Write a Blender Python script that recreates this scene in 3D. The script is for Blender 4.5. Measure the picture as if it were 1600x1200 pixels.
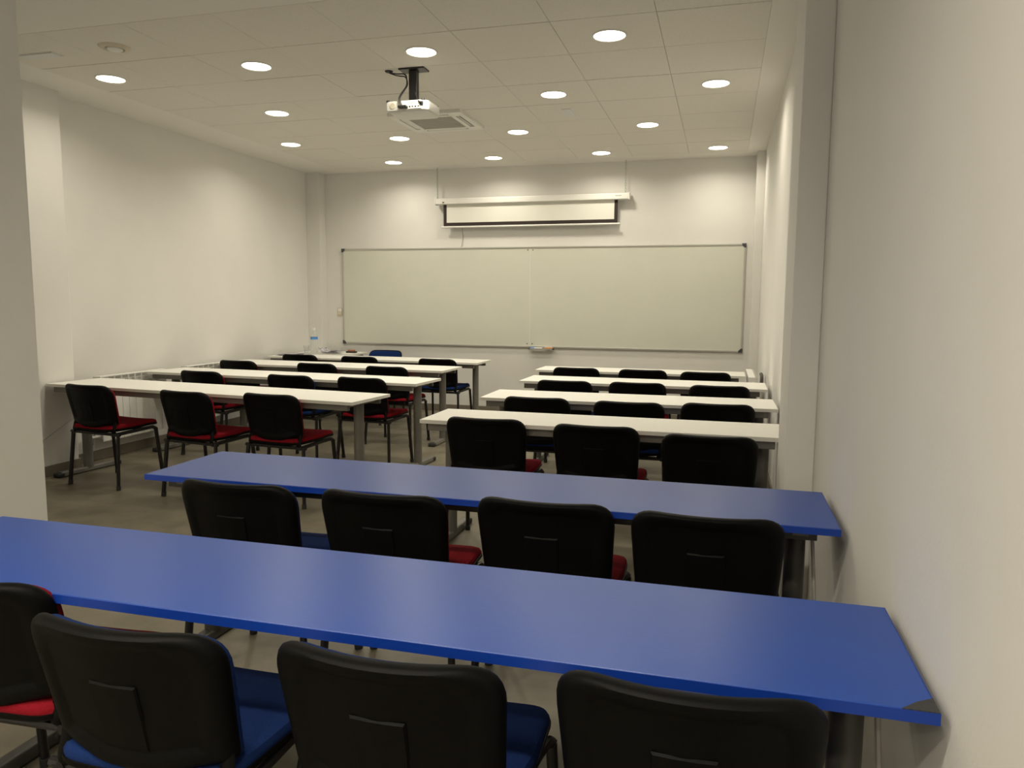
import bpy, bmesh, math, random
from mathutils import Vector, Matrix

random.seed(7)
for o in list(bpy.data.objects):
    bpy.data.objects.remove(o)
SC = bpy.context.scene
COL = SC.collection

# ------------------------------------------------------------------ camera
F_PX, PITCH, YAW, ROLL, CAM_H = 1183.55, 0.1095, 0.2699, -0.0063, 1.4017
cd = bpy.data.cameras.new('camera')
cam = bpy.data.objects.new('camera', cd)
COL.objects.link(cam)
cd.sensor_width = 36.0
cd.lens = F_PX * 36.0 / 1600.0
cd.clip_start = 0.02
_R = (Matrix.Rotation(YAW, 3, 'Z') @ Matrix.Rotation(-PITCH, 3, 'X') @ Matrix.Rotation(ROLL, 3, 'Y'))
_r, _f, _u = _R.col[0], _R.col[1], _R.col[2]
cam.matrix_world = Matrix(((_r.x, _u.x, -_f.x, 0), (_r.y, _u.y, -_f.y, 0), (_r.z, _u.z, -_f.z, CAM_H), (0, 0, 0, 1)))
SC.camera = cam

# ------------------------------------------------------------------ world, exposure
w = bpy.data.worlds.new('world')
SC.world = w
w.use_nodes = True
w.node_tree.nodes['Background'].inputs[0].default_value = (1.0, 0.93, 0.82, 1)
w.node_tree.nodes['Background'].inputs[1].default_value = 0.3
SC.view_settings.view_transform = 'Standard'
SC.view_settings.look = 'None'
SC.view_settings.gamma = 1.0
SC.view_settings.use_curve_mapping = False
SC.view_settings.exposure = 0.0
LAMP_STRENGTH = 7.0      # glow of the diffusers
REAR_FILL_WATTS = 13.2       # unseen downlights added behind the viewer to brighten the near walls
LAMP_WATTS, LAMP_BEAM = 6.6, 152.0      # each downlight's emitter: power and beam angle
LAMP_COLOR = (1.0, 0.925, 0.76)

# ------------------------------------------------------------------ materials
def mat(name, color, rough=0.5, metal=0.0, noise=0.0, scale=20.0, bump=0.0, bscale=200.0, emit=None, spec=0.5,
        trans=0.0, stretch=None, color2=None, coat=0.0, ior=1.45):
    m = bpy.data.materials.new(name)
    m.use_nodes = True
    nt = m.node_tree
    b = nt.nodes['Principled BSDF']
    b.inputs['Base Color'].default_value = (*color, 1)
    b.inputs['Roughness'].default_value = rough
    b.inputs['Metallic'].default_value = metal
    b.inputs['Specular IOR Level'].default_value = spec
    b.inputs['Transmission Weight'].default_value = trans
    b.inputs['Coat Weight'].default_value = coat
    b.inputs['IOR'].default_value = ior
    tc = nt.nodes.new('ShaderNodeTexCoord')
    mp = nt.nodes.new('ShaderNodeMapping')
    nt.links.new(tc.outputs['Object'], mp.inputs['Vector'])
    if stretch:
        mp.inputs['Scale'].default_value = stretch
    if noise or color2:
        n = nt.nodes.new('ShaderNodeTexNoise')
        n.inputs['Scale'].default_value = scale
        n.inputs['Detail'].default_value = 6
        n.inputs['Roughness'].default_value = 0.6
        nt.links.new(mp.outputs['Vector'], n.inputs['Vector'])
        r = nt.nodes.new('ShaderNodeValToRGB')
        c2 = color2 if color2 else tuple(c * (1 - noise) for c in color)
        r.color_ramp.elements[0].position = 0.35
        r.color_ramp.elements[1].position = 0.68
        r.color_ramp.elements[0].color = (*c2, 1)
        r.color_ramp.elements[1].color = (*color, 1)
        nt.links.new(n.outputs['Fac'], r.inputs['Fac'])
        nt.links.new(r.outputs['Color'], b.inputs['Base Color'])
    if bump:
        n2 = nt.nodes.new('ShaderNodeTexNoise')
        n2.inputs['Scale'].default_value = bscale
        n2.inputs['Detail'].default_value = 4
        nt.links.new(mp.outputs['Vector'], n2.inputs['Vector'])
        bp = nt.nodes.new('ShaderNodeBump')
        bp.inputs['Strength'].default_value = bump
        bp.inputs['Distance'].default_value = 0.004
        nt.links.new(n2.outputs['Fac'], bp.inputs['Height'])
        nt.links.new(bp.outputs['Normal'], b.inputs['Normal'])
    if emit:
        b.inputs['Emission Color'].default_value = (*emit[0], 1)
        b.inputs['Emission Strength'].default_value = emit[1]
    return m

M = dict(
    wall=mat('wall_paint', (0.75, 0.735, 0.70), 0.75, noise=0.03, scale=2.5, bump=0.12, bscale=90),
    ceil=mat('ceiling_plaster', (0.80, 0.78, 0.73), 0.85, bump=0.06, bscale=120),
    tile=mat('ceiling_tile_face', (0.78, 0.755, 0.69), 0.9, noise=0.06, scale=60, bump=0.15, bscale=300),
    floor=mat('floor_resin', (0.225, 0.20, 0.145), 0.42, scale=3.2, color2=(0.14, 0.122, 0.086), bump=0.03, bscale=40, spec=0.4),
    base=mat('baseboard_taupe', (0.20, 0.175, 0.135), 0.5, noise=0.1, scale=8),
    white_top=mat('white_laminate', (0.83, 0.82, 0.77), 0.38, noise=0.02, scale=30),
    white_edge=mat('white_edge_band', (0.74, 0.72, 0.66), 0.5),
    blue_top=mat('blue_laminate', (0.008, 0.064, 0.37), 0.33, noise=0.10, scale=30, stretch=(1, 12, 1), bump=0.03, bscale=150, spec=0.55),
    blue_edge=mat('blue_edge_band', (0.004, 0.038, 0.30), 0.42),
    chip=mat('bare_chipboard', (0.05, 0.048, 0.052), 0.8, noise=0.3, scale=120),
    grey_shaded=mat('shaded_grey_metal', (0.075, 0.072, 0.066), 0.4, metal=0.25, noise=0.04, scale=40),  # grey metal darkened to carry the shade under the blue tabletops
    grey=mat('grey_metal', (0.19, 0.18, 0.16), 0.45, metal=0.25, noise=0.04, scale=40),
    cap=mat('dark_plastic_cap', (0.03, 0.03, 0.03), 0.55),
    shell=mat('black_plastic_shell', (0.0018, 0.0018, 0.0016), 0.52, bump=0.12, bscale=600, spec=0.16),
    frame=mat('black_painted_steel', (0.013, 0.011, 0.012), 0.32, spec=0.5),
    red=mat('red_fabric', (0.25, 0.009, 0.017), 0.95, noise=0.25, scale=250, bump=0.3, bscale=700, spec=0.1),
    blue=mat('blue_fabric', (0.011, 0.030, 0.125), 0.95, noise=0.25, scale=250, bump=0.3, bscale=700, spec=0.1),
    board=mat('whiteboard_enamel', (0.66, 0.66, 0.58), 0.30, noise=0.03, scale=3, spec=0.5),
    alu=mat('aluminium', (0.55, 0.54, 0.50), 0.35, metal=0.7),
    corner=mat('dark_corner_cap', (0.06, 0.06, 0.07), 0.5),
    screen=mat('screen_fabric', (0.80, 0.79, 0.72), 0.8),
    border=mat('screen_black_border', (0.035, 0.025, 0.022), 0.8),
    plastic=mat('white_plastic', (0.78, 0.77, 0.73), 0.4),
    grille=mat('grey_grille', (0.52, 0.50, 0.45), 0.7, noise=0.1, scale=90),
    slot=mat('dark_slot', (0.10, 0.09, 0.08), 0.8),
    chain=mat('steel_chain', (0.42, 0.44, 0.40), 0.4, metal=0.6),
    cable_grey=mat('grey_cable', (0.40, 0.38, 0.36), 0.5),
    cable_black=mat('black_cable', (0.02, 0.02, 0.02), 0.5),
    rad=mat('radiator_enamel', (0.82, 0.81, 0.77), 0.35),
    frost=mat('frosted_lens', (0.66, 0.68, 0.68), 0.35),
    pet=mat('clear_bottle', (0.95, 0.97, 0.97), 0.05, trans=0.92, ior=1.2),
    label_blue=mat('blue_label', (0.10, 0.30, 0.75), 0.5),
    cup=mat('clear_cup', (0.95, 0.95, 0.95), 0.08, trans=0.9, ior=1.15),
    paper=mat('paper', (0.82, 0.81, 0.80), 0.8, noise=0.06, scale=60),
    print=mat('printed_paper', (0.75, 0.74, 0.74), 0.8, scale=45, color2=(0.16, 0.15, 0.20)),
    orange=mat('orange_plastic', (0.75, 0.30, 0.08), 0.5),
    wood=mat('reddish_wood', (0.42, 0.17, 0.09), 0.55, noise=0.2, scale=30),
    felt=mat('dark_felt', (0.035, 0.025, 0.02), 0.95),
    beige=mat('beige_plastic', (0.62, 0.56, 0.44), 0.45),
)

def lens_mat():
    m = bpy.data.materials.new('lamp_diffuser')
    m.use_nodes = True
    nt = m.node_tree
    nt.nodes.clear()
    o = nt.nodes.new('ShaderNodeOutputMaterial')
    a = nt.nodes.new('ShaderNodeAddShader')
    t = nt.nodes.new('ShaderNodeBsdfTransparent')
    e = nt.nodes.new('ShaderNodeEmission')
    e.inputs['Color'].default_value = (*LAMP_COLOR, 1)
    e.inputs['Strength'].default_value = LAMP_STRENGTH
    nt.links.new(t.outputs[0], a.inputs[0])
    nt.links.new(e.outputs[0], a.inputs[1])
    nt.links.new(a.outputs[0], o.inputs['Surface'])
    return m
M['lamp'] = lens_mat()

# ------------------------------------------------------------------ geometry helpers
def obj(name, bm, m, parent=None, smooth=False, kind=None, label=None):
    me = bpy.data.meshes.new(name)
    bmesh.ops.recalc_face_normals(bm, faces=bm.faces)
    bm.to_mesh(me)
    bm.free()
    me.materials.append(m)
    if smooth:
        for p in me.polygons:
            p.use_smooth = True
        try:
            me.set_sharp_from_angle(angle=math.radians(42))
        except Exception:
            pass
    o = bpy.data.objects.new(name, me)
    COL.objects.link(o)
    if parent:
        o.parent = parent
    if kind:
        o['kind'] = kind
    if label:
        o['label'] = label
    return o

def tag(o, label, cat, group=None):
    o['label'] = label
    o['category'] = cat
    if group:
        o['group'] = group
    return o

def thing(name, label, cat, loc=(0, 0, 0), rotz=0.0, group=None):
    o = bpy.data.objects.new(name, None)
    o.empty_display_size = 0.1
    COL.objects.link(o)
    o.location = loc
    o.rotation_euler = (0, 0, rotz)
    return tag(o, label, cat, group)

def dup(root, loc, rotz, label, group=None, swap=None):
    r = root.copy()
    COL.objects.link(r)
    r.location = loc
    r.rotation_euler = (0, 0, rotz)
    r['label'] = label
    if group:
        r['group'] = group
    for ch in list(root.children):
        c = ch.copy()
        COL.objects.link(c)
        c.parent = r
        for g in list(ch.children):
            d = g.copy()
            COL.objects.link(d)
            d.parent = c
    return r

def box(bm, x0, x1, y0, y1, z0, z1, bev=0.0, seg=2):
    vs = [bm.verts.new(p) for p in ((x0, y0, z0), (x1, y0, z0), (x1, y1, z0), (x0, y1, z0),
                                    (x0, y0, z1), (x1, y0, z1), (x1, y1, z1), (x0, y1, z1))]
    fs = [bm.faces.new([vs[i] for i in q]) for q in ((0, 3, 2, 1), (4, 5, 6, 7), (0, 1, 5, 4), (1, 2, 6, 5), (2, 3, 7, 6), (3, 0, 4, 7))]
    if bev:
        es = list({e for f in fs for e in f.edges})
        bmesh.ops.bevel(bm, geom=es, offset=bev, segments=seg, affect='EDGES', profile=0.6)
    return bm

def B(*a, **k):
    return box(bmesh.new(), *a, **k)

def tube(bm, pts, rx, ry=None, n=10, closed_ends=True, up=Vector((0, 0, 1))):
    """sweep an ellipse along a polyline"""
    ry = ry or rx
    pts = [Vector(p) for p in pts]
    rings = []
    prev_a = None
    for i, p in enumerate(pts):
        if i == 0:
            t = pts[1] - pts[0]
        elif i == len(pts) - 1:
            t = pts[-1] - pts[-2]
        else:
            t = (pts[i + 1] - p).normalized() + (p - pts[i - 1]).normalized()
        t.normalize()
        if prev_a is None:
            a = up.cross(t)
            if a.length < 1e-3:
                a = Vector((1, 0, 0))
        else:
            a = prev_a - t * prev_a.dot(t)
        a.normalize()
        b = t.cross(a)
        prev_a = a
        rings.append([bm.verts.new(p + a * (rx * math.cos(2 * math.pi * k / n)) + b * (ry * math.sin(2 * math.pi * k / n))) for k in range(n)])
    for r0, r1 in zip(rings, rings[1:]):
        for k in range(n):
            bm.faces.new((r0[k], r0[(k + 1) % n], r1[(k + 1) % n], r1[k]))
    if closed_ends:
        bm.faces.new(rings[0][::-1])
        bm.faces.new(rings[-1])
    return bm

def T(*a, **k):
    return tube(bmesh.new(), *a, **k)

def smooth_path(pts, k=4):
    """round the corners of a polyline a little (quadratic blends)"""
    pts = [Vector(p) for p in pts]
    out = [pts[0]]
    for i in range(1, len(pts) - 1):
        a, b, c = pts[i - 1], pts[i], pts[i + 1]
        r = min((b - a).length, (c - b).length) * 0.4
        p0 = b + (a - b).normalized() * r
        p1 = b + (c - b).normalized() * r
        for j in range(k + 1):
            t = j / k
            out.append(p0 * (1 - t) ** 2 + b * 2 * t * (1 - t) + p1 * t * t)
    out.append(pts[-1])
    return out

def lathe(bm, prof, n=24, cx=0, cy=0):
    rings = []
    for r, z in prof:
        if r < 1e-6:
            rings.append([bm.verts.new((cx, cy, z))])
        else:
            rings.append([bm.verts.new((cx + r * math.cos(2 * math.pi * k / n), cy + r * math.sin(2 * math.pi * k / n), z)) for k in range(n)])
    for a, b in zip(rings, rings[1:]):
        for k in range(n):
            k2 = (k + 1) % n
            if len(a) == 1 and len(b) == 1:
                continue
            if len(a) == 1:
                bm.faces.new((a[0], b[k2], b[k]))
            elif len(b) == 1:
                bm.faces.new((a[k], a[k2], b[0]))
            else:
                bm.faces.new((a[k], a[k2], b[k2], b[k]))
    return bm

def L(prof, n=24, cx=0, cy=0):
    return lathe(bmesh.new(), prof, n, cx, cy)

def fillet(poly, radii, k=6):
    """polygon (x,z) with rounded corners"""
    out = []
    n = len(poly)
    for i in range(n):
        a, b, c = Vector(poly[i - 1]), Vector(poly[i]), Vector(poly[(i + 1) % n])
        d0, d1 = (a - b).normalized(), (c - b).normalized()
        ang = d0.angle(d1)
        r = radii[i]
        t = min(r / math.tan(ang / 2), (a - b).length * 0.49, (c - b).length * 0.49)
        p0, p1 = b + d0 * t, b + d1 * t
        for j in range(k + 1):
            s = j / k
            out.append(p0 * (1 - s) ** 2 + b * 2 * s * (1 - s) + p1 * s * s)
    return out

def skin_pad(outline, rings, centre, fn):
    """closed shell from concentric copies of an outline: rings = [(scale, side, offset)]; fn(x, z, off) -> 3-D"""
    bm = bmesh.new()
    loops = []
    c = Vector(centre)
    for s, off in rings:
        if s < 1e-6:
            loops.append([bm.verts.new(fn(c.x, c.y, off))])
        else:
            loops.append([bm.verts.new(fn(*(c + (p - c) * s), off)) for p in outline])
    n = len(outline)
    for a, b in zip(loops, loops[1:]):
        for k in range(n):
            k2 = (k + 1) % n
            if len(a) == 1:
                bm.faces.new((a[0], b[k], b[k2]))
            elif len(b) == 1:
                bm.faces.new((a[k], a[k2], b[0]))
            else:
                bm.faces.new((a[k], a[k2], b[k2], b[k]))
    return bm

def struct(name, bm, m, parent=None):
    return obj(name, bm, m, parent, kind='structure')

# ------------------------------------------------------------------ room shell
XL, XR, YB, ZC, YN = -5.215, 0.385, 9.008, 3.013, -3.4
struct('floor', B(XL - 0.15, XR + 0.15, YN, YB + 0.15, -0.1, 0.0), M['floor'])
struct('wall_back', B(XL - 0.15, XR + 0.15, YB, YB + 0.15, 0, 3.1), M['wall'])
struct('wall_left', B(XL - 0.15, XL, 3.0, YB, 0, 3.1), M['wall'])
struct('wall_right', B(XR, XR + 0.15, YN, YB, 0, 3.1), M['wall'])
struct('wall_entry', B(XL - 0.15, -3.285, YN, 3.0, 0, 3.1), M['wall'])
struct('wall_front', B(XL - 0.15, XR + 0.15, YN - 0.15, YN, 0, 3.1), M['wall'])
struct('trim_1', B(0.272, XR, 3.30, 3.72, 0, ZC + 0.01, bev=0.006), M['wall'])
struct('trim_2', B(0.30, XR, 8.72, YB, 0, ZC + 0.01, bev=0.004), M['wall'])
struct('trim_3', B(XL, -5.09, 4.42, 4.985, 0, ZC + 0.01, bev=0.012), M['wall'])
struct('trim_4', B(XL, -5.02, 8.86, YB, 0, ZC + 0.01, bev=0.004), M['wall'])

# ceiling: plaster border round a grid of 8 x 8 tiles
TX, TY, GX1, GY0 = 0.614, 0.6062, 0.197, 3.881
GX0, GY1 = GX1 - 8 * TX, GY0 + 8 * TY
bm = bmesh.new()
box(bm, XL - 0.15, XR + 0.15, YN, YB + 0.15, ZC + 0.012, ZC + 0.12)
box(bm, GX1, XR + 0.15, YN, YB, ZC, ZC + 0.012)
box(bm, XL - 0.15, GX0, YN, YB, ZC, ZC + 0.012)
box(bm, GX0, GX1, YN, GY0, ZC, ZC + 0.012)
box(bm, GX0, GX1, GY1, YB, ZC, ZC + 0.012)
ceiling = struct('ceiling', bm, M['ceil'])
tile_me = None
AC_I, AC_J = 4, 4
for j in range(8):
    for i in range(8):
        if (i, j) == (AC_I, AC_J):
            continue
        cx, cy = GX1 - TX * (i + 0.5), GY0 + TY * (j + 0.5)
        if tile_me is None:
            t = obj('ceiling_tile', B(-TX / 2 + 0.0012, TX / 2 - 0.0012, -TY / 2 + 0.0035, TY / 2 - 0.0035, 0, 0.0125, bev=0.0012, seg=1), M['tile'], ceiling)
            tile_me = t
        else:
            t = tile_me.copy()
            COL.objects.link(t)
            t.parent = ceiling
        t.location = (cx, cy, ZC + random.uniform(-0.0012, 0.0004))

# baseboards
def baseboard(name, segs):
    bm = bmesh.new()
    for s in segs:
        box(bm, *s, 0, 0.085, bev=0.003, seg=1)
    struct(name, bm, M['base'])
baseboard('baseboard_back', [(-5.02, 0.30, YB - 0.012, YB)])
baseboard('baseboard_left', [(XL, XL + 0.012, 4.985, 8.86), (XL, -5.078, 4.408, 4.42), (-5.09, -5.078, 4.42, 4.985), (XL, -5.078, 4.985, 4.997), (XL, XL + 0.012, 3.0, 4.408), (XL, -5.008, 8.848, 8.86), (-5.02, -5.008, 8.86, YB)])
baseboard('baseboard_right', [(XR - 0.012, XR, YN, 3.30), (0.26, XR, 3.288, 3.30), (0.26, 0.272, 3.30, 3.72), (XR - 0.012, XR, 3.732, 8.72), (0.288, 0.30, 8.72, YB)])
baseboard('baseboard_entry', [(-3.285, -3.273, YN, 3.0), (XL, -3.273, 3.0, 3.012)])

# ------------------------------------------------------------------ ceiling fittings
def lamp_proto():
    t = thing('recessed_downlight', '', 'ceiling light', (0, 0, 0), 0, 'round ceiling downlights')
    obj('trim_ring', L([(0.094, 0.0), (0.094, -0.006), (0.098, -0.009), (0.104, -0.007), (0.108, 0.0)], 32), M['plastic'], t, smooth=True)
    obj('diffuser', L([(0.0, -0.0065), (0.06, -0.0065), (0.0945, -0.0055)], 32), M['lamp'], t)
    ld = bpy.data.lights.new('led_emitter', 'AREA')
    ld.shape = 'DISK'
    ld.size = 0.18
    ld.energy = LAMP_WATTS
    ld.color = LAMP_COLOR
    ld.spread = math.radians(LAMP_BEAM)
    lo = bpy.data.objects.new('led_emitter', ld)
    COL.objects.link(lo)
    lo.parent = t
    lo.location = (0, 0, -0.003)
    return t
LAMPS = []
for row, (j, cols) in enumerate(((1, (7, 5, 3, 1)), (3, (6, 4, 2, 0)), (5, (7, 5, 3, 1)), (7, (6, 4, 2, 0)))):
    for n, i in enumerate(cols):
        LAMPS.append((row, n, GX1 - TX * (i + 0.5), GY0 + TY * (j + 0.5)))
ROWN = ('nearest row', 'second row', 'third row', 'row closest to the whiteboard')
COLN = ('leftmost', 'second from left', 'third from left', 'rightmost')
lp = lamp_proto()
GY_FIX = 0.0
for k, (row, n, x, y) in enumerate(LAMPS):
    lab = 'lit round ceiling downlight, %s in the %s of four' % (COLN[n], ROWN[row])
    if row == 1 and n == 1:
        lab = 'lit round ceiling downlight hidden behind the projector, second row'
    if row == 3:
        lab = 'lit round ceiling downlight, %s in the %s' % (COLN[n], ROWN[row])
    loc = (x, y, ZC - 0.0005)
    if k == 0:
        lp.location = loc
        lp['label'] = lab
    else:
        dup(lp, loc, 0, lab)

REAR_FILL_LED = [c.data for c in lp.children if c.type == 'LIGHT'][0].copy()
REAR_FILL_LED.energy = REAR_FILL_WATTS  # added fill lamps, out of view, for the near walls
for y, fb in ((0.30, 'nearest'), (-1.00, 'middle'), (-2.30, 'rearmost')):
    for x, side in ((-0.45, 'right'), (-1.40, 'middle'), (-2.35, 'left')):
        r = dup(lp, (x, y, ZC - 0.0005), 0, 'added unseen downlight in the plain ceiling behind the viewer, %s row, %s one' % (fb, side))
        for c in r.children:
            if c.type == 'LIGHT':
                c.data = REAR_FILL_LED

# round ceiling air valve
t = thing('ceiling_air_valve', 'round white ceiling air valve near the left pier', 'vent', (-3.84, 4.22, ZC))
obj('rim', L([(0.055, -0.004), (0.062, -0.016), (0.085, -0.012), (0.10, 0.0)], 32), M['beige'], t, smooth=True)
obj('disc', L([(0.0, -0.024), (0.040, -0.024), (0.048, -0.018), (0.048, -0.008), (0.0, -0.008)], 32), M['plastic'], t, smooth=True)
# emergency lights
def emergency(loc, rz, lab):
    t = thing('emergency_light', lab, 'emergency light', loc, rz, 'flat emergency lights on the ceiling')
    obj('housing', B(-0.142, 0.142, -0.048, 0.048, -0.004, 0.0, bev=0.001), M['plastic'], t)
    obj('lens', B(-0.134, 0.134, -0.041, 0.041, -0.009, -0.003, bev=0.003), M['frost'], t)
    return t
emergency((-4.455, 4.235, ZC), 0, 'flat rectangular unlit emergency light beside the left pier')
emergency((-1.332, 6.60, ZC), math.pi / 2, 'flat rectangular unlit emergency light between the middle ceiling lamps')

# ceiling air conditioner cassette
ax, ay = -2.535, 6.59
t = thing('ceiling_air_conditioner', 'square white ceiling air conditioner cassette behind the projector', 'air conditioner', (ax, ay, ZC))
S = 0.335
bm = bmesh.new()
for x0, x1, y0, y1 in ((-S, S, -S, -0.285), (-S, S, 0.285, S), (-S, -0.285, -0.285, 0.285), (0.285, S, -0.285, 0.285),
                       (-0.215, 0.215, -0.245, -0.205), (-0.215, 0.215, 0.205, 0.245), (-0.245, -0.205, -0.245, 0.245), (0.205, 0.245, -0.245, 0.245)):
    box(bm, x0, x1, y0, y1, -0.030, 0.004, bev=0.003, seg=1)
for sx in (-1, 1):
    for sy in (-1, 1):
        box(bm, min(sx * 0.205, sx * 0.29), max(sx * 0.205, sx * 0.29), min(sy * 0.205, sy * 0.29), max(sy * 0.205, sy * 0.29), -0.0295, 0.004)
obj('panel_frame', bm, M['plastic'], t)
g = obj('intake_grille', B(-0.207, 0.207, -0.207, 0.207, -0.027, 0.002), M['grille'], t)
bm = bmesh.new()
for k in range(13):
    y = -0.19 + k * 0.0317
    box(bm, -0.20, 0.20, y - 0.004, y + 0.004, -0.0305, -0.026)
s = obj('grille_slats', bm, M['grille'], g)
s['kind'] = 'stuff'
for k in range(4):
    a = k * math.pi / 2
    o = obj('louvre', B(-0.19, 0.19, -0.010, 0.010, -0.0035, 0.0035, bev=0.0015, seg=1), M['plastic'], t)
    o.location = (0.262 * math.sin(a), -0.262 * math.cos(a), -0.024)
    o.rotation_euler = (math.radians(24), 0, a)
    obj('air_slot', B(-0.205, 0.205, -0.018, 0.018, -0.012, -0.004), M['slot'], o).location = (0, 0, 0.019)

# ------------------------------------------------------------------ projector with its ceiling mount
def projector():
    t = thing('ceiling_projector', 'white projector hanging from the ceiling on a dark pole', 'projector', (-2.152, 5.14, 0))
    obj('mounting_plate', B(-0.095, 0.095, -0.055, 0.055, ZC - 0.012, ZC, bev=0.002, seg=1), M['frame'], t)
    obj('pole', B(-0.030, 0.030, -0.022, 0.022, 2.775, ZC - 0.011, bev=0.004), M['frame'], t)
    obj('pole_bracket', B(-0.075, 0.075, -0.07, 0.07, 2.772, 2.781, bev=0.002, seg=1), M['frame'], t)
    # body: rounded slab, chamfered corners, top shell and grey belly
    out = fillet([(-0.155, -0.13), (0.125, -0.13), (0.155, -0.10), (0.155, 0.13), (-0.155, 0.13)], [0.012, 0.02, 0.02, 0.045, 0.045])
    body = skin_pad(out, [(0, 2.772), (0.92, 2.772), (0.985, 2.766), (1.0, 2.755), (1.0, 2.712), (0.985, 2.706), (0, 2.706)], (0, 0), lambda x, y, z: (x, y, z))
    b = obj('body', body, M['plastic'], t, smooth=True)
    belly = skin_pad(out, [(0, 2.707), (0.96, 2.707), (0.93, 2.698), (0.80, 2.694), (0, 2.694)], (0, 0), lambda x, y, z: (x, y, z))
    obj('belly_panel', belly, M['plastic'], t, smooth=True)
    obj('rear_speaker', L([(0, 0.004), (0.020, 0.004), (0.022, 0.0), (0.0, 0.0)], 20), M['beige'], b)
    o = b.children[-1]
    o.rotation_euler = (math.pi / 2, 0, 0)
    o.location = (-0.105, -0.1295, 2.738)
    pp = obj('port_panel', B(0.01, 0.108, -0.1335, -0.128, 2.712, 2.744, bev=0.001, seg=1), M['plastic'], b)
    obj('port_recess', B(0.012, 0.112, -0.1325, -0.128, 2.744, 2.758), M['grille'], b)
    for k in range(4):
        obj('port', B(0.018 + k * 0.021, 0.029 + k * 0.021, -0.1355, -0.132, 2.721 + 0.002 * (k % 2), 2.731, bev=0.001, seg=1), M['cable_black'], b)
    obj('power_socket', B(0.100, 0.122, -0.139, -0.128, 2.734, 2.757, bev=0.002, seg=1), M['cable_black'], b)
    obj('video_plug', B(-0.055, 0.008, -0.165, -0.128, 2.716, 2.732, bev=0.003, seg=1), M['cable_black'], t)
    for fx, fy in ((-0.145, -0.115), (0.115, -0.115), (-0.12, 0.11), (0.13, 0.11)):
        obj('foot', L([(0, 0.014), (0.012, 0.014), (0.014, 0.0), (0, 0.0)], 12, fx, fy), M['cable_black'], t).location = (0, 0, 2.765)
    lens = L([(0.0, 0.03), (0.024, 0.03), (0.034, 0.022), (0.036, 0.0), (0.0, 0.0)], 24)
    o = obj('lens', lens, M['cap'], t, smooth=True)
    o.rotation_euler = (-math.pi / 2, 0, 0)
    o.location = (-0.07, 0.122, 2.738)
    for dx, px in ((0, -0.034), (0.004, -0.026)):
        bm = T(smooth_path([(-0.185, 0.0 + dx * 3, ZC - 0.012), (-0.12, -0.02, ZC - 0.03 - dx * 3), (-0.045, -0.03, ZC - 0.035 - dx * 5), (-0.036 + dx, -0.03, 2.90), (-0.065 + dx * 2, -0.08, 2.83), (px - 0.02, -0.145, 2.78), (px, -0.15, 2.728)]), 0.0045, n=6)
        obj('signal_cable', bm, M['cable_black'], t, smooth=True)
    bm = T(smooth_path([(0.02, -0.026, 2.85), (0.045, -0.06, 2.80), (0.085, -0.13, 2.762), (0.108, -0.15, 2.748), (0.110, -0.138, 2.746)]), 0.0045, n=6)
    obj('power_cable', bm, M['cable_black'], t, smooth=True)
    obj('cable_grommet', L([(0, -0.008), (0.024, -0.008), (0.030, 0.0), (0, 0.0)], 20), M['cable_black'], t).location = (-0.19, 0.0, ZC)
    return t
projector()

# ------------------------------------------------------------------ back wall: screen, whiteboard, tray, switch
t = thing('projection_screen', 'white pull-down projection screen hanging on chains above the whiteboard', 'projection screen', (-2.27, 8.93, 0))
obj('case', B(-1.18, 1.182, -0.045, 0.045, 2.568, 2.640, bev=0.012, seg=3), M['plastic'], t)
for x in (-1.185, 1.187):
    obj('end_cap', B(x - 0.008, x + 0.008, -0.048, 0.048, 2.564, 2.645, bev=0.006), M['plastic'], t)
obj('fabric', B(-1.050, 1.018, -0.0015, 0.0015, 2.345, 2.575), M['screen'], t)
bm = bmesh.new()
box(bm, -1.088, -1.048, -0.0025, 0.0015, 2.305, 2.575)
box(bm, 1.016, 1.055, -0.0025, 0.0015, 2.305, 2.575)
box(bm, -1.048, 1.016, -0.0025, 0.0015, 2.305, 2.350)
obj('black_border', bm, M['border'], t)
obj('bottom_bar', T([(-1.11, 0, 2.297), (1.085, 0, 2.297)], 0.012, n=12), M['plastic'], t, smooth=True)
obj('maker_plate', B(1.03, 1.10, -0.0458, -0.044, 2.607, 2.615), M['cable_grey'], t)
obj('badge', B(-1.088, -1.062, -0.0458, -0.044, 2.583, 2.598), M['slot'], t)
for x in (-1.168, 1.14):
    bm = bmesh.new()
    n = 13
    z0, z1 = 2.640, ZC
    for k in range(n):
        zc = z0 + (z1 - z0) * (k + 0.5) / n
        h = (z1 - z0) / n * 0.62
        loop = []
        for q in range(9):
            a = 2 * math.pi * q / 8
            dx, dz = 0.009 * math.cos(a), h * math.sin(a)
            loop.append((x + (dx if k % 2 else 0), (0 if k % 2 else dx), zc + dz))
        tube(bm, loop, 0.0026, n=5, up=Vector((0.3, 1, 0.1)))
    o = obj('chain', bm, M['chain'], t, smooth=True)
    obj('hook', T(smooth_path([(x, 0, 2.63), (x, 0, 2.652), (x + 0.008, 0, 2.66)]), 0.003, n=6), M['chain'], t)

tag(obj('screen_cable', T(smooth_path([(-3.144, YB - 0.004, 2.30), (-3.130, YB - 0.006, 2.18), (-3.140, YB - 0.006, 2.10), (-3.152, YB - 0.02, 2.045)]), 0.004, n=6), M['cable_grey'], smooth=True),
    'thin grey cable running down the wall from screen to whiteboard', 'cable')

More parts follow.
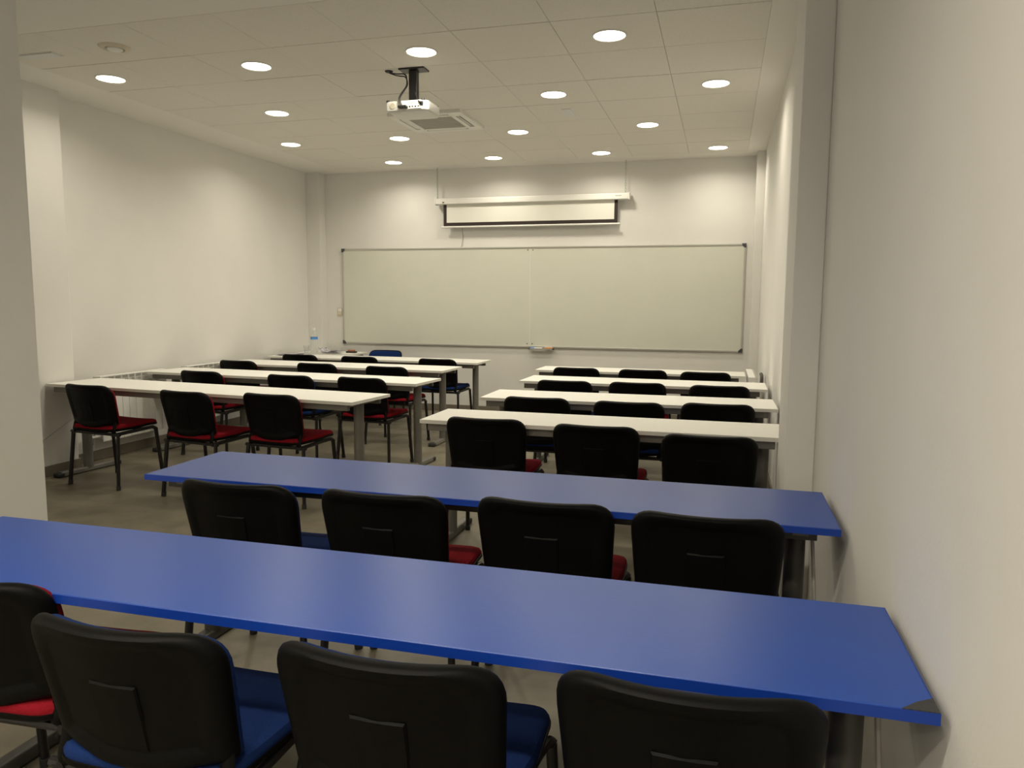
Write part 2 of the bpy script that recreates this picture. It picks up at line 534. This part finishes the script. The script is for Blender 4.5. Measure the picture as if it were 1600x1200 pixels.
t = thing('whiteboard', 'very wide double whiteboard with aluminium frame on the back wall', 'whiteboard', (-2.28, YB, 0))
x0, x1, z0, z1, xm = -2.505, 2.503, 0.835, 2.052, 0.012
obj('writing_panel', B(x0 + 0.012, xm - 0.003, -0.016, -0.001, z0 + 0.012, z1 - 0.012), M['board'], t)
obj('writing_panel', B(xm + 0.003, x1 - 0.012, -0.016, -0.001, z0 + 0.012, z1 - 0.012), M['board'], t)
for a in ((x0 + 0.02, x1 - 0.02, z0 - 0.004, z0 + 0.020), (x0 + 0.02, x1 - 0.02, z1 - 0.018, z1 + 0.002), (x0, x0 + 0.018, z0 + 0.02, z1 - 0.02), (x1 - 0.018, x1, z0 + 0.02, z1 - 0.02)):
    obj('frame_rail', B(a[0], a[1], -0.024, -0.001, a[2], a[3], bev=0.004), M['alu'], t)
obj('joint_strip', B(xm - 0.006, xm + 0.006, -0.019, -0.010, z0 + 0.02, z1 - 0.018, bev=0.002, seg=1), M['white_edge'], t)
for sx, xx in ((1, x0), (-1, x1)):
    for sz, zz in ((1, z0), (-1, z1)):
        bm = bmesh.new()
        c = 0.046
        pf = [(0, 0), (c, 0), (c, 0.018), (0.018, c), (0, c)]
        fr = [bm.verts.new((xx + sx * (p[0] - 0.004), -0.028, zz + sz * (p[1] - 0.005))) for p in pf]
        bk = [bm.verts.new((xx + sx * (p[0] - 0.004), -0.001, zz + sz * (p[1] - 0.005))) for p in pf]
        bm.faces.new(fr)
        bm.faces.new(bk[::-1])
        for k in range(5):
            bm.faces.new((fr[k], fr[(k + 1) % 5], bk[(k + 1) % 5], bk[k]))
        obj('corner_cap', bm, M['corner'], t)
for sx in (-0.032, 0.032):
    for zz in (z0 + 0.045, z1 - 0.040):
        o = obj('screw', L([(0, 0.004), (0.006, 0.003), (0.008, 0.0), (0, 0)], 10), M['corner'], t)
        o.rotation_euler = (math.pi / 2, 0, 0)
        o.location = (xm + sx, -0.0155, zz)

t = thing('pen_tray', 'small aluminium pen tray clipped under the middle of the whiteboard', 'tray', (-2.11, YB, 0))
bm = bmesh.new()
box(bm, -0.145, 0.145, -0.085, -0.024, 0.816, 0.820)
box(bm, -0.145, 0.145, -0.089, -0.085, 0.816, 0.830)
obj('shelf', bm, M['alu'], t)
obj('end_cap', B(-0.150, -0.143, -0.089, -0.022, 0.812, 0.834), M['corner'], t)
obj('end_cap', B(0.143, 0.150, -0.089, -0.022, 0.812, 0.834), M['corner'], t)
t = thing('whiteboard_marker', 'white whiteboard marker with blue cap lying in the pen tray', 'marker', (-2.17, YB - 0.06, 0.829))
obj('barrel', T([(-0.03, 0, 0), (0.07, 0, 0)], 0.009, n=12), M['plastic'], t, smooth=True)
obj('cap', T([(-0.07, 0, 0), (-0.028, 0, 0)], 0.0098, n=12), M['label_blue'], t, smooth=True)
t = thing('board_sponge', 'small orange sponge at the right end of the pen tray', 'sponge', (-2.02, YB - 0.055, 0.820))
obj('pad', B(-0.05, 0.05, -0.022, 0.022, 0.0, 0.022, bev=0.005), M['orange'], t)
obj('backing', B(-0.048, 0.048, -0.02, 0.02, 0.021, 0.028, bev=0.002, seg=1), M['beige'], t)

t = thing('wall_switch', 'small beige wall switch left of the whiteboard', 'switch', (-4.835, YB, 1.242))
obj('plate', B(-0.036, 0.036, -0.012, 0.0, -0.056, 0.056, bev=0.004), M['beige'], t)
obj('rocker', B(-0.024, 0.024, -0.017, -0.010, 0.004, 0.042, bev=0.002, seg=1), M['plastic'], t)
obj('socket_cover', B(-0.024, 0.024, -0.017, -0.010, -0.042, -0.004, bev=0.002, seg=1), M['beige'], t)

# ------------------------------------------------------------------ radiators
def radiator(name, label, n, loc, rotz, pitch=0.08):
    """sections run along local +x, front faces local -y, back towards the wall"""
    t = thing(name, label, 'radiator', loc, rotz, 'aluminium radiators')
    zb, zt, d = 0.17, 0.735, 0.09
    ref = None
    for k in range(n):
        if ref is None:
            bm = bmesh.new()
            zo = zt - 0.095                                                                  # slots above, plain plate below
            box(bm, 0.002, pitch - 0.002, -d, -d + 0.010, zb, zo, bev=0.004)
            box(bm, 0.002, 0.006, -d, -0.012, zo - 0.004, zt - 0.002)
            box(bm, pitch - 0.006, pitch - 0.002, -d, -0.012, zo - 0.004, zt - 0.002)
            box(bm, 0.002, pitch - 0.002, -d, -0.030, zt - 0.010, zt, bev=0.003)
            for zz in (zt - 0.038, zt - 0.066):
                box(bm, 0.005, pitch - 0.005, -d + 0.002, -d + 0.008, zz - 0.002, zz + 0.002)
            box(bm, 0.004, pitch - 0.004, -0.012, -0.004, zb + 0.03, zt - 0.10)
            box(bm, pitch / 2 - 0.012, pitch / 2 + 0.012, -d + 0.008, -0.010, zb + 0.02, zo)
            ref = s = obj('radiator_section', bm, M['rad'], t)
        else:
            s = ref.copy()
            COL.objects.link(s)
            s.parent = t
        s.location = (k * pitch, 0, 0)
    obj('lower_pipe', T([(-0.10, -0.045, 0.215), (n * pitch + 0.01, -0.045, 0.215)], 0.013, n=10), M['rad'], t, smooth=True)
    obj('upper_pipe', T([(-0.012, -0.045, 0.675), (n * pitch + 0.012, -0.045, 0.675)], 0.017, n=10), M['rad'], t, smooth=True)
    v = obj('valve', T([(-0.06, -0.045, 0.215), (-0.06, -0.045, 0.16), (-0.06, -0.012, 0.16), (-0.06, 0.012, 0.16)], 0.013, n=10), M['alu'], t, smooth=True)
    o = obj('valve_knob', L([(0, 0), (0.022, 0.002), (0.022, 0.05), (0.016, 0.062), (0, 0.062)], 16), M['plastic'], v, smooth=True)
    o.rotation_euler = (0, -math.pi / 2, 0)
    o.location = (-0.09, -0.045, 0.215)
    for x in (0.12, n * pitch - 0.12):
        obj('wall_bracket', B(x - 0.008, x + 0.008, -0.02, 0.022, 0.62, 0.66), M['alu'], t)
    return t
radiator('radiator', 'white sectional radiator on the left wall behind the nearest white table', 10, (XL + 0.022, 5.26, 0), math.pi / 2)
radiator('radiator', 'white sectional radiator on the left wall between second and third tables', 9, (XL + 0.022, 6.36, 0), math.pi / 2)
radiator('radiator', 'white radiator on the right wall beside the farthest white table', 11, (XR - 0.055, 7.93, 0), -math.pi / 2)
t = thing('heating_pipe', 'dark heating pipe standing between right wall and radiator', 'pipe', (XR - 0.035, 7.0, 0))
obj('riser', T([(0, 0, 0), (0, 0, 0.70)], 0.011, n=10), M['grille'], t, smooth=True)
obj('shutoff_valve', T(smooth_path([(0, 0, 0.69), (0, 0, 0.74), (0, 0.06, 0.76), (0, 0.14, 0.76)]), 0.015, n=10), M['slot'], t, smooth=True)

# ------------------------------------------------------------------ tables
TZ = 0.735
def table(label, p_left, p_right, depth, blue=False, group=None, chip=False):
    """p_left, p_right: near corners of the top on the floor plan"""
    a, b = Vector(p_left), Vector(p_right)
    d = b - a
    ln = d.length
    rot = math.atan2(d.y, d.x)
    t = thing('blue_long_table' if blue else 'white_long_table', label, 'table', ((a.x + b.x) / 2, (a.y + b.y) / 2, 0), rot, group)
    h = ln / 2
    top, edge = (M['blue_top'], M['blue_edge']) if blue else (M['white_top'], M['white_edge'])
    th = 0.022
    obj('tabletop', B(-h + 0.002, h - 0.002, 0.002, depth - 0.002, TZ - th, TZ, bev=0.0015, seg=1), top, t)
    bm = bmesh.new()
    zz = (TZ - th + 0.0005, TZ - 0.001)
    box(bm, -h, h, 0, 0.0022, *zz)
    box(bm, -h, h, depth - 0.0022, depth, *zz)
    box(bm, -h, -h + 0.0022, 0.0022, depth - 0.0022, *zz)
    box(bm, h - 0.0022, h, 0.0022, depth - 0.0022, *zz)
    obj('edge_band', bm, edge, t)
    for y in ((0.085, depth - 0.115) if blue else (0.034, depth - 0.064)):
        obj('side_rail', B(-h + 0.035, h - 0.055, y, y + 0.03, TZ - th - 0.044, TZ - th, bev=0.002, seg=1), M['grey_shaded' if blue else 'grey'], t)
    yc = depth / 2
    for s in (-1, 1):
        x = s * (h - 0.105)
        obj('leg', T([(x, yc, 0.03), (x, yc, TZ - th - 0.02)], 0.033, 0.040, n=20), M['grey_shaded' if blue else 'grey'], t, smooth=True)
        obj('top_bracket', B(x - 0.025, x + 0.025, 0.075, depth - 0.075, TZ - th - 0.03, TZ - th, bev=0.004), M['grey'], t)
        bm = bmesh.new()
        out = fillet([(-0.032, 0.0), (0.032, 0.0), (0.024, 0.036), (-0.024, 0.036)], [0.004, 0.004, 0.012, 0.012], k=3)
        y0, y1 = yc - 0.26, yc + 0.26
        rings = [[bm.verts.new((x + p.x, y, 0.006 + p.y)) for p in out] for y in (y0, y1)]
        n = len(out)
        for k in range(n):
            bm.faces.new((rings[0][k], rings[0][(k + 1) % n], rings[1][(k + 1) % n], rings[1][k]))
        bm.faces.new(rings[0])
        bm.faces.new(rings[1][::-1])
        f = obj('foot', bm, M['grey_shaded' if blue else 'grey'], t, smooth=True)
        for yy, sg in ((y0, -1), (y1, 1)):
            cb = bmesh.new()
            box(cb, x - 0.034, x + 0.034, min(yy - sg * 0.02, yy + sg * 0.034), max(yy - sg * 0.02, yy + sg * 0.034), 0.0, 0.036, bev=0.012, seg=3)
            obj('foot_cap', cb, M['cap'], f, smooth=True)
    if chip:
        bm = bmesh.new()
        tri = [(h - 0.058, 0.0015), (h - 0.0005, 0.0015), (h - 0.0005, 0.05), (h - 0.030, 0.030)]
        lo = [bm.verts.new((x, y, TZ - 0.004)) for x, y in tri]
        hi = [bm.verts.new((x, y, TZ + 0.0008)) for x, y in tri]
        bm.faces.new(lo[::-1])
        bm.faces.new(hi)
        for k in range(4):
            bm.faces.new((lo[k], lo[(k + 1) % 4], hi[(k + 1) % 4], hi[k]))
        obj('worn_corner', bm, M['chip'], t, label='bare dark corner where the blue laminate is chipped')
    return t

GW, GB = 'white long classroom tables', 'blue long classroom tables'
table('nearest blue long table, near right corner chipped', (-2.11, 1.317), (0.367, 1.317), 0.452, True, GB, chip=True)
table('second blue long table, in front of the white ones', (-2.108, 2.36), (0.360, 2.358), 0.465, True, GB)
table('white long table, nearest on the right, just beyond the blue tables', (-1.623, 3.922), (0.330, 3.915), 0.455, group=GW)
table('white long table, second from the blue tables on the right', (-1.605, 4.965), (0.357, 4.985), 0.50, group=GW)
table('white long table, third from the blue tables on the right', (-1.632, 6.12), (0.352, 6.10), 0.50, group=GW)
table('white long table, farthest on the right, beside the right radiator', (-1.752, 7.16), (0.215, 7.14), 0.45, group=GW)
table('white long table, nearest on the left, by the left pillar', (-5.08, 4.70), (-2.315, 4.445), 0.50, group=GW)
table('white long table, second nearest on the left, end at first radiator', (-5.085, 5.78), (-2.35, 5.60), 0.49, group=GW)
table('white long table, third nearest on the left', (-5.09, 6.80), (-2.55, 6.725), 0.53, group=GW)
table('white long table, farthest on the left, in front of teacher table', (-5.17, 7.81), (-2.525, 7.72), 0.47, group=GW)
table('white teacher table in the far left corner with bottle and papers', (-5.19, 8.405), (-4.38, 8.405), 0.48, group='teacher furniture')

# ------------------------------------------------------------------ chairs
def y_back(x, z):
    return -0.272 + (0.775 - z) * 0.24 + 1.10 * x * x

def make_chair(name, fabric):
    t = thing(name, '', 'chair', group='stackable classroom chairs')
    fab = M[fabric]
    poly = [(-0.2325, 0.775), (0.2325, 0.775), (0.213, 0.478), (0.150, 0.468), (0.075, 0.449), (-0.075, 0.449), (-0.150, 0.468), (-0.213, 0.478)]
    rad = [0.080, 0.080, 0.018, 0.12, 0.2, 0.2, 0.12, 0.018]
    out = fillet(poly, rad, k=7)
    # subdivide the long top edge so that the curve in plan shows
    dense = []
    for i, p in enumerate(out):
        q = out[(i + 1) % len(out)]
        n = max(1, int((q - p).length / 0.03))
        for k in range(n):
            dense.append(p.lerp(q, k / n))
    C = (0.0, 0.63)
    f = lambda x, z, off: (x, y_back(x, z) + off, z)
    s = obj('back_shell', skin_pad(dense, [(0, 0.012), (0.45, 0.012), (0.70, 0.012), (0.745, 0.010), (0.80, 0.003), (0.90, 0.0), (0.94, 0.001), (0.97, 0.006), (0.99, 0.013), (1.0, 0.022), (0.99, 0.031), (0, 0.030)], C, f), M['shell'], t, smooth=True)
    # raised label plate in the middle of the back
    sq = [Vector(p) for p in ((-0.055, 0.655), (-0.02, 0.655), (0.02, 0.655), (0.055, 0.655), (0.055, 0.60), (0.052, 0.50), (0.0, 0.50), (-0.052, 0.50), (-0.055, 0.60))]
    obj('label_plate', skin_pad(sq, [(0, 0.0085), (0.94, 0.0085), (1.0, 0.013)], (0, 0.58), f), M['shell'], s)
    obj('back_cushion', skin_pad(dense, [(0, 0.029), (0.94, 0.029), (0.972, 0.034), (0.978, 0.042), (0.96, 0.052), (0.91, 0.058), (0.6, 0.062), (0, 0.062)], C, lambda x, z, off: f(x, z - 0.007, off)), fab, t, smooth=True)
    # seat
    so = fillet([(-0.205, -0.185), (0.205, -0.185), (0.232, 0.05), (0.225, 0.235), (-0.225, 0.235), (-0.232, 0.05)], [0.07, 0.07, 0.2, 0.06, 0.06, 0.2], k=6)
    sd = []
    for i, p in enumerate(so):
        q = so[(i + 1) % len(so)]
        n = max(1, int((q - p).length / 0.04))
        for k in range(n):
            sd.append(p.lerp(q, k / n))
    def zs(y):
        u = (y + 0.185) / 0.42
        return 0.418 + 0.030 * u + 0.010 * math.sin(u * math.pi * 1.0 + 2.6) - (0.020 * max(0, u - 0.82) / 0.18) ** 1.0
    g = lambda x, y, off: (x, y, zs(y) + 0.12 * x * x + off)
    obj('seat_cushion', skin_pad(sd, [(0, 0.006), (0.97, 0.006), (1.0, 0.014), (1.0, 0.026), (0.975, 0.037), (0.92, 0.042), (0.6, 0.045), (0.3, 0.044), (0, 0.043)], (0, 0.02), g), fab, t, smooth=True)
    obj('seat_pan', skin_pad(sd, [(0, -0.006), (0.9, -0.006), (0.985, -0.001), (1.012, 0.006), (1.012, 0.016), (0.99, 0.018), (0, 0.012)], (0, 0.02), g), M['shell'], t, smooth=True)
    # steel frame
    bm = bmesh.new()
    for sx in (-1, 1):
        tube(bm, smooth_path([(sx * 0.232, 0.200, 0.395), (sx * 0.226, 0.170, 0.418), (sx * 0.215, 0.10, 0.414), (sx * 0.210, -0.165, 0.404)]), 0.011, 0.014, n=8)
    tube(bm, [(-0.246, -0.150, 0.404), (0.246, -0.150, 0.404)], 0.012, 0.012, n=8)
    tube(bm, [(-0.215, 0.10, 0.410), (0.215, 0.10, 0.410)], 0.011, 0.011, n=8)
    obj('seat_frame', bm, M['frame'], t, smooth=True)
    for sx in (-1, 1):
        obj('back_support', T(smooth_path([(sx * 0.196, -0.140, 0.405), (sx * 0.198, -0.164, 0.424), (sx * 0.198, -0.150, 0.470), (sx * 0.190, -0.137, 0.540)]), 0.010, 0.017, n=8, up=Vector((1, 0, 0))), M['shell'], t, smooth=True)
    for sx in (-1, 1):
        for fy, ty, tz, fx, tx in ((-0.185, -0.150, 0.404, 0.246, 0.226), (0.232, 0.192, 0.402, 0.244, 0.230)):
            l = obj('leg', T([(sx * tx, ty, tz), (sx * fx, fy, 0.012)], 0.0125, 0.0150, n=10), M['frame'], t, smooth=True)
            obj('foot_cap', T([(sx * fx, fy, 0.0), (sx * (fx - 0.002), fy * 0.985, 0.03)], 0.0155, 0.0175, n=10), M['cap'], l, smooth=True)
    return t

PROTO = {}
USED = set()
def chair(x, y, deg, fabric, label):
    loc, rz = (x, y, 0), math.radians(deg)
    if fabric not in PROTO:
        PROTO[fabric] = make_chair('classroom_chair', fabric)
        r = PROTO[fabric]
        r.location = loc
        r.rotation_euler = (0, 0, rz)
        r['label'] = label
        return r
    return dup(PROTO[fabric], loc, rz, label)

P3 = ('left', 'middle', 'right')
ROWS = [
    ('nearest left-hand white table', P3, [(-4.453, 4.684, -6, 'red'), (-3.530, 4.579, -8, 'red'), (-2.897, 4.628, -5, 'red')]),
    ('second left-hand white table', P3, [(-4.395, 5.86, -5, 'red'), (-3.479, 5.80, -4, 'blue'), (-2.82, 5.80, -4, 'red')]),
    ('third left-hand white table', P3, [(-4.80, 6.95, -3, 'red'), (-3.876, 6.92, -3, 'red'), (-3.07, 6.817, -3, 'red')]),
    ('farthest left-hand white table', P3, [(-4.69, 7.94, 0, 'red'), (-3.91, 7.89, 0, 'blue'), (-2.955, 7.86, -3, 'blue')]),
    ('nearest right-hand white table', P3, [(-1.222, 4.068, 0, 'red'), (-0.607, 4.01, -1, 'red'), (-0.038, 3.88, -1, 'blue')]),
    ('second right-hand white table', P3, [(-1.167, 5.016, 0, 'blue'), (-0.557, 4.98, 0, 'blue'), (-0.011, 5.06, 0, 'blue')]),
    ('third right-hand white table', P3, [(-1.204, 6.112, 0, 'blue'), (-0.629, 6.15, 0, 'red'), (-0.006, 6.12, 0, 'blue')]),
    ('farthest right-hand white table', P3, [(-1.333, 7.30, 0, 'blue'), (-0.702, 7.29, 0, 'blue'), (-0.133, 7.23, 0, 'blue')]),
    ('second blue table', ('leftmost', 'second', 'third', 'rightmost'), [(-1.616, 2.429, 0, 'blue'), (-1.071, 2.447, 0, 'red'), (-0.532, 2.505, 0, 'red'), (-0.025, 2.485, 0, 'blue')]),
    ('nearest blue table', ('leftmost', 'second', 'third', 'rightmost'), [(-1.665, 1.475, 3, 'red'), (-1.122, 1.372, 0, 'blue'), (-0.572, 1.40, 0, 'blue'), (-0.036, 1.438, 0, 'blue')]),
]
for where, names, cs in ROWS:
    for pos, (x, y, deg, fab) in zip(names, cs):
        n = 'three' if len(names) == 3 else 'four'
        if n == 'three':
            lab = 'black-backed chair with %s upholstery, %s of three at the %s' % (fab, pos, where)
        else:
            lab = 'black-backed chair with %s seat, %s of four from the left at the %s' % (fab, pos, where)
            lab = lab.replace('leftmost of four from the left', 'leftmost of four').replace('rightmost of four from the left', 'rightmost of four')
        chair(x, y, deg, fab, lab)
chair(-4.06, 8.52, 178, 'blue', 'blue chair facing the room between teacher table and whiteboard')

# ------------------------------------------------------------------ things on the teacher table and far left table
t = thing('water_bottle', 'large clear water bottle with blue label on the teacher table', 'bottle', (-4.93, 8.50, TZ))
obj('bottle_body', L([(0, 0.002), (0.038, 0.0), (0.045, 0.008), (0.045, 0.08), (0.042, 0.09), (0.045, 0.10), (0.045, 0.20), (0.040, 0.225), (0.018, 0.268), (0.014, 0.275), (0.014, 0.285), (0, 0.285)], 24), M['pet'], t, smooth=True)
obj('paper_label', L([(0.0458, 0.168), (0.0458, 0.198)], 24), M['label_blue'], t, smooth=True, label='blue paper label round the bottle')
obj('bottle_cap', L([(0, 0.285), (0.016, 0.285), (0.016, 0.306), (0.014, 0.309), (0, 0.309)], 16), M['plastic'], t, smooth=True)
t = thing('plastic_cup', 'clear plastic cup beside the water bottle', 'cup', (-5.02, 8.46, TZ))
obj('cup_wall', L([(0.0, 0.0), (0.026, 0.0), (0.036, 0.088), (0.034, 0.088), (0.025, 0.003), (0.0, 0.003)], 20), M['cup'], t, smooth=True)
obj('cup_rim', T([(0.036 * math.cos(2 * math.pi * k / 20), 0.036 * math.sin(2 * math.pi * k / 20), 0.089) for k in range(21)], 0.0018, n=5), M['cup'], t, smooth=True)

def sheet(bm, cx, cy, z, wd, dp, rz, curl=0.0, n=6):
    c, s_ = math.cos(rz), math.sin(rz)
    lo, hi = [], []
    for i in range(n + 1):
        u = -0.5 + i / n
        zz = z + curl * max(0, u) ** 2 * 4
        for lst, dz in ((lo, 0.0), (hi, 0.0012)):
            row = []
            for v in (-0.5, 0.5):
                x, y = u * wd, v * dp
                row.append(bm.verts.new((cx + c * x - s_ * y, cy + s_ * x + c * y, zz + dz)))
            lst.append(row)
    for i in range(n):
        bm.faces.new((hi[i][0], hi[i + 1][0], hi[i + 1][1], hi[i][1]))
        bm.faces.new((lo[i][0], lo[i][1], lo[i + 1][1], lo[i + 1][0]))
        bm.faces.new((lo[i][0], lo[i + 1][0], hi[i + 1][0], hi[i][0]))
        bm.faces.new((lo[i][1], hi[i][1], hi[i + 1][1], lo[i + 1][1]))
    bm.faces.new((lo[0][0], hi[0][0], hi[0][1], lo[0][1]))
    bm.faces.new((lo[n][0], lo[n][1], hi[n][1], hi[n][0]))
    return bm
t = thing('paper_pile', 'untidy pile of printed papers on the teacher table', 'papers', (-4.70, 8.52, TZ))
for k, (dx, dy, rz, cu, mm) in enumerate(((0, 0, 0.2, 0.0, 'paper'), (0.02, 0.01, -0.15, 0.005, 'paper'), (-0.02, 0.0, 0.45, 0.012, 'paper'), (0.03, -0.01, 0.05, 0.02, 'print'), (-0.035, 0.02, -0.3, 0.035, 'paper'), (-0.05, 0.0, 2.8, 0.05, 'print'))):
    obj('sheet', sheet(bmesh.new(), dx, dy, 0.0 + k * 0.003, 0.21, 0.15, rz, cu), M[mm], t)
t = thing('board_eraser', 'dark felt board eraser with reddish wooden back on teacher table', 'eraser', (-4.50, 8.66, TZ))
obj('felt', B(-0.065, 0.065, -0.028, 0.028, 0.0, 0.020, bev=0.004), M['felt'], t)
obj('wooden_back', B(-0.045, 0.045, -0.022, 0.022, 0.019, 0.040, bev=0.006), M['wood'], t)
t = thing('document_stack', 'low stack of grey documents on the far left white table end', 'papers', (-5.02, 8.08, TZ))
for k in range(5):
    obj('sheet', sheet(bmesh.new(), 0.01 * (k % 3), 0.008 * (k % 2), k * 0.004, 0.21, 0.29, 0.05 * (k % 3) - 0.03, 0.0), M['paper' if k % 2 else 'print'], t)

# ------------------------------------------------------------------ cables at the walls
tag(obj('power_cable', T(smooth_path([(0.305, 2.60, 0.695), (0.308, 2.56, 0.60), (0.318, 2.52, 0.40), (0.330, 2.50, 0.15), (0.332, 2.50, 0.006)]), 0.006, n=6), M['cable_grey'], smooth=True),
    'grey cable hanging behind the right leg of the second blue table', 'cable')
tag(obj('power_cable', T(smooth_path([(0.318, 1.58, 0.695), (0.320, 1.55, 0.60), (0.330, 1.53, 0.40), (0.345, 1.52, 0.15), (0.348, 1.52, 0.006)]), 0.006, n=6), M['cable_grey'], smooth=True),
    'grey cable hanging behind the right leg of the nearest blue table', 'cable')
tag(obj('wall_cable', T(smooth_path([(-5.0885, 4.45, 0.20), (-5.0885, 4.655, 0.292), (-5.0885, 4.886, 0.399), (-5.0885, 4.97, 0.425)]), 0.0025, n=6), M['cable_grey'], smooth=True),
    'thin pale cable slanting up the left wall pillar', 'cable')
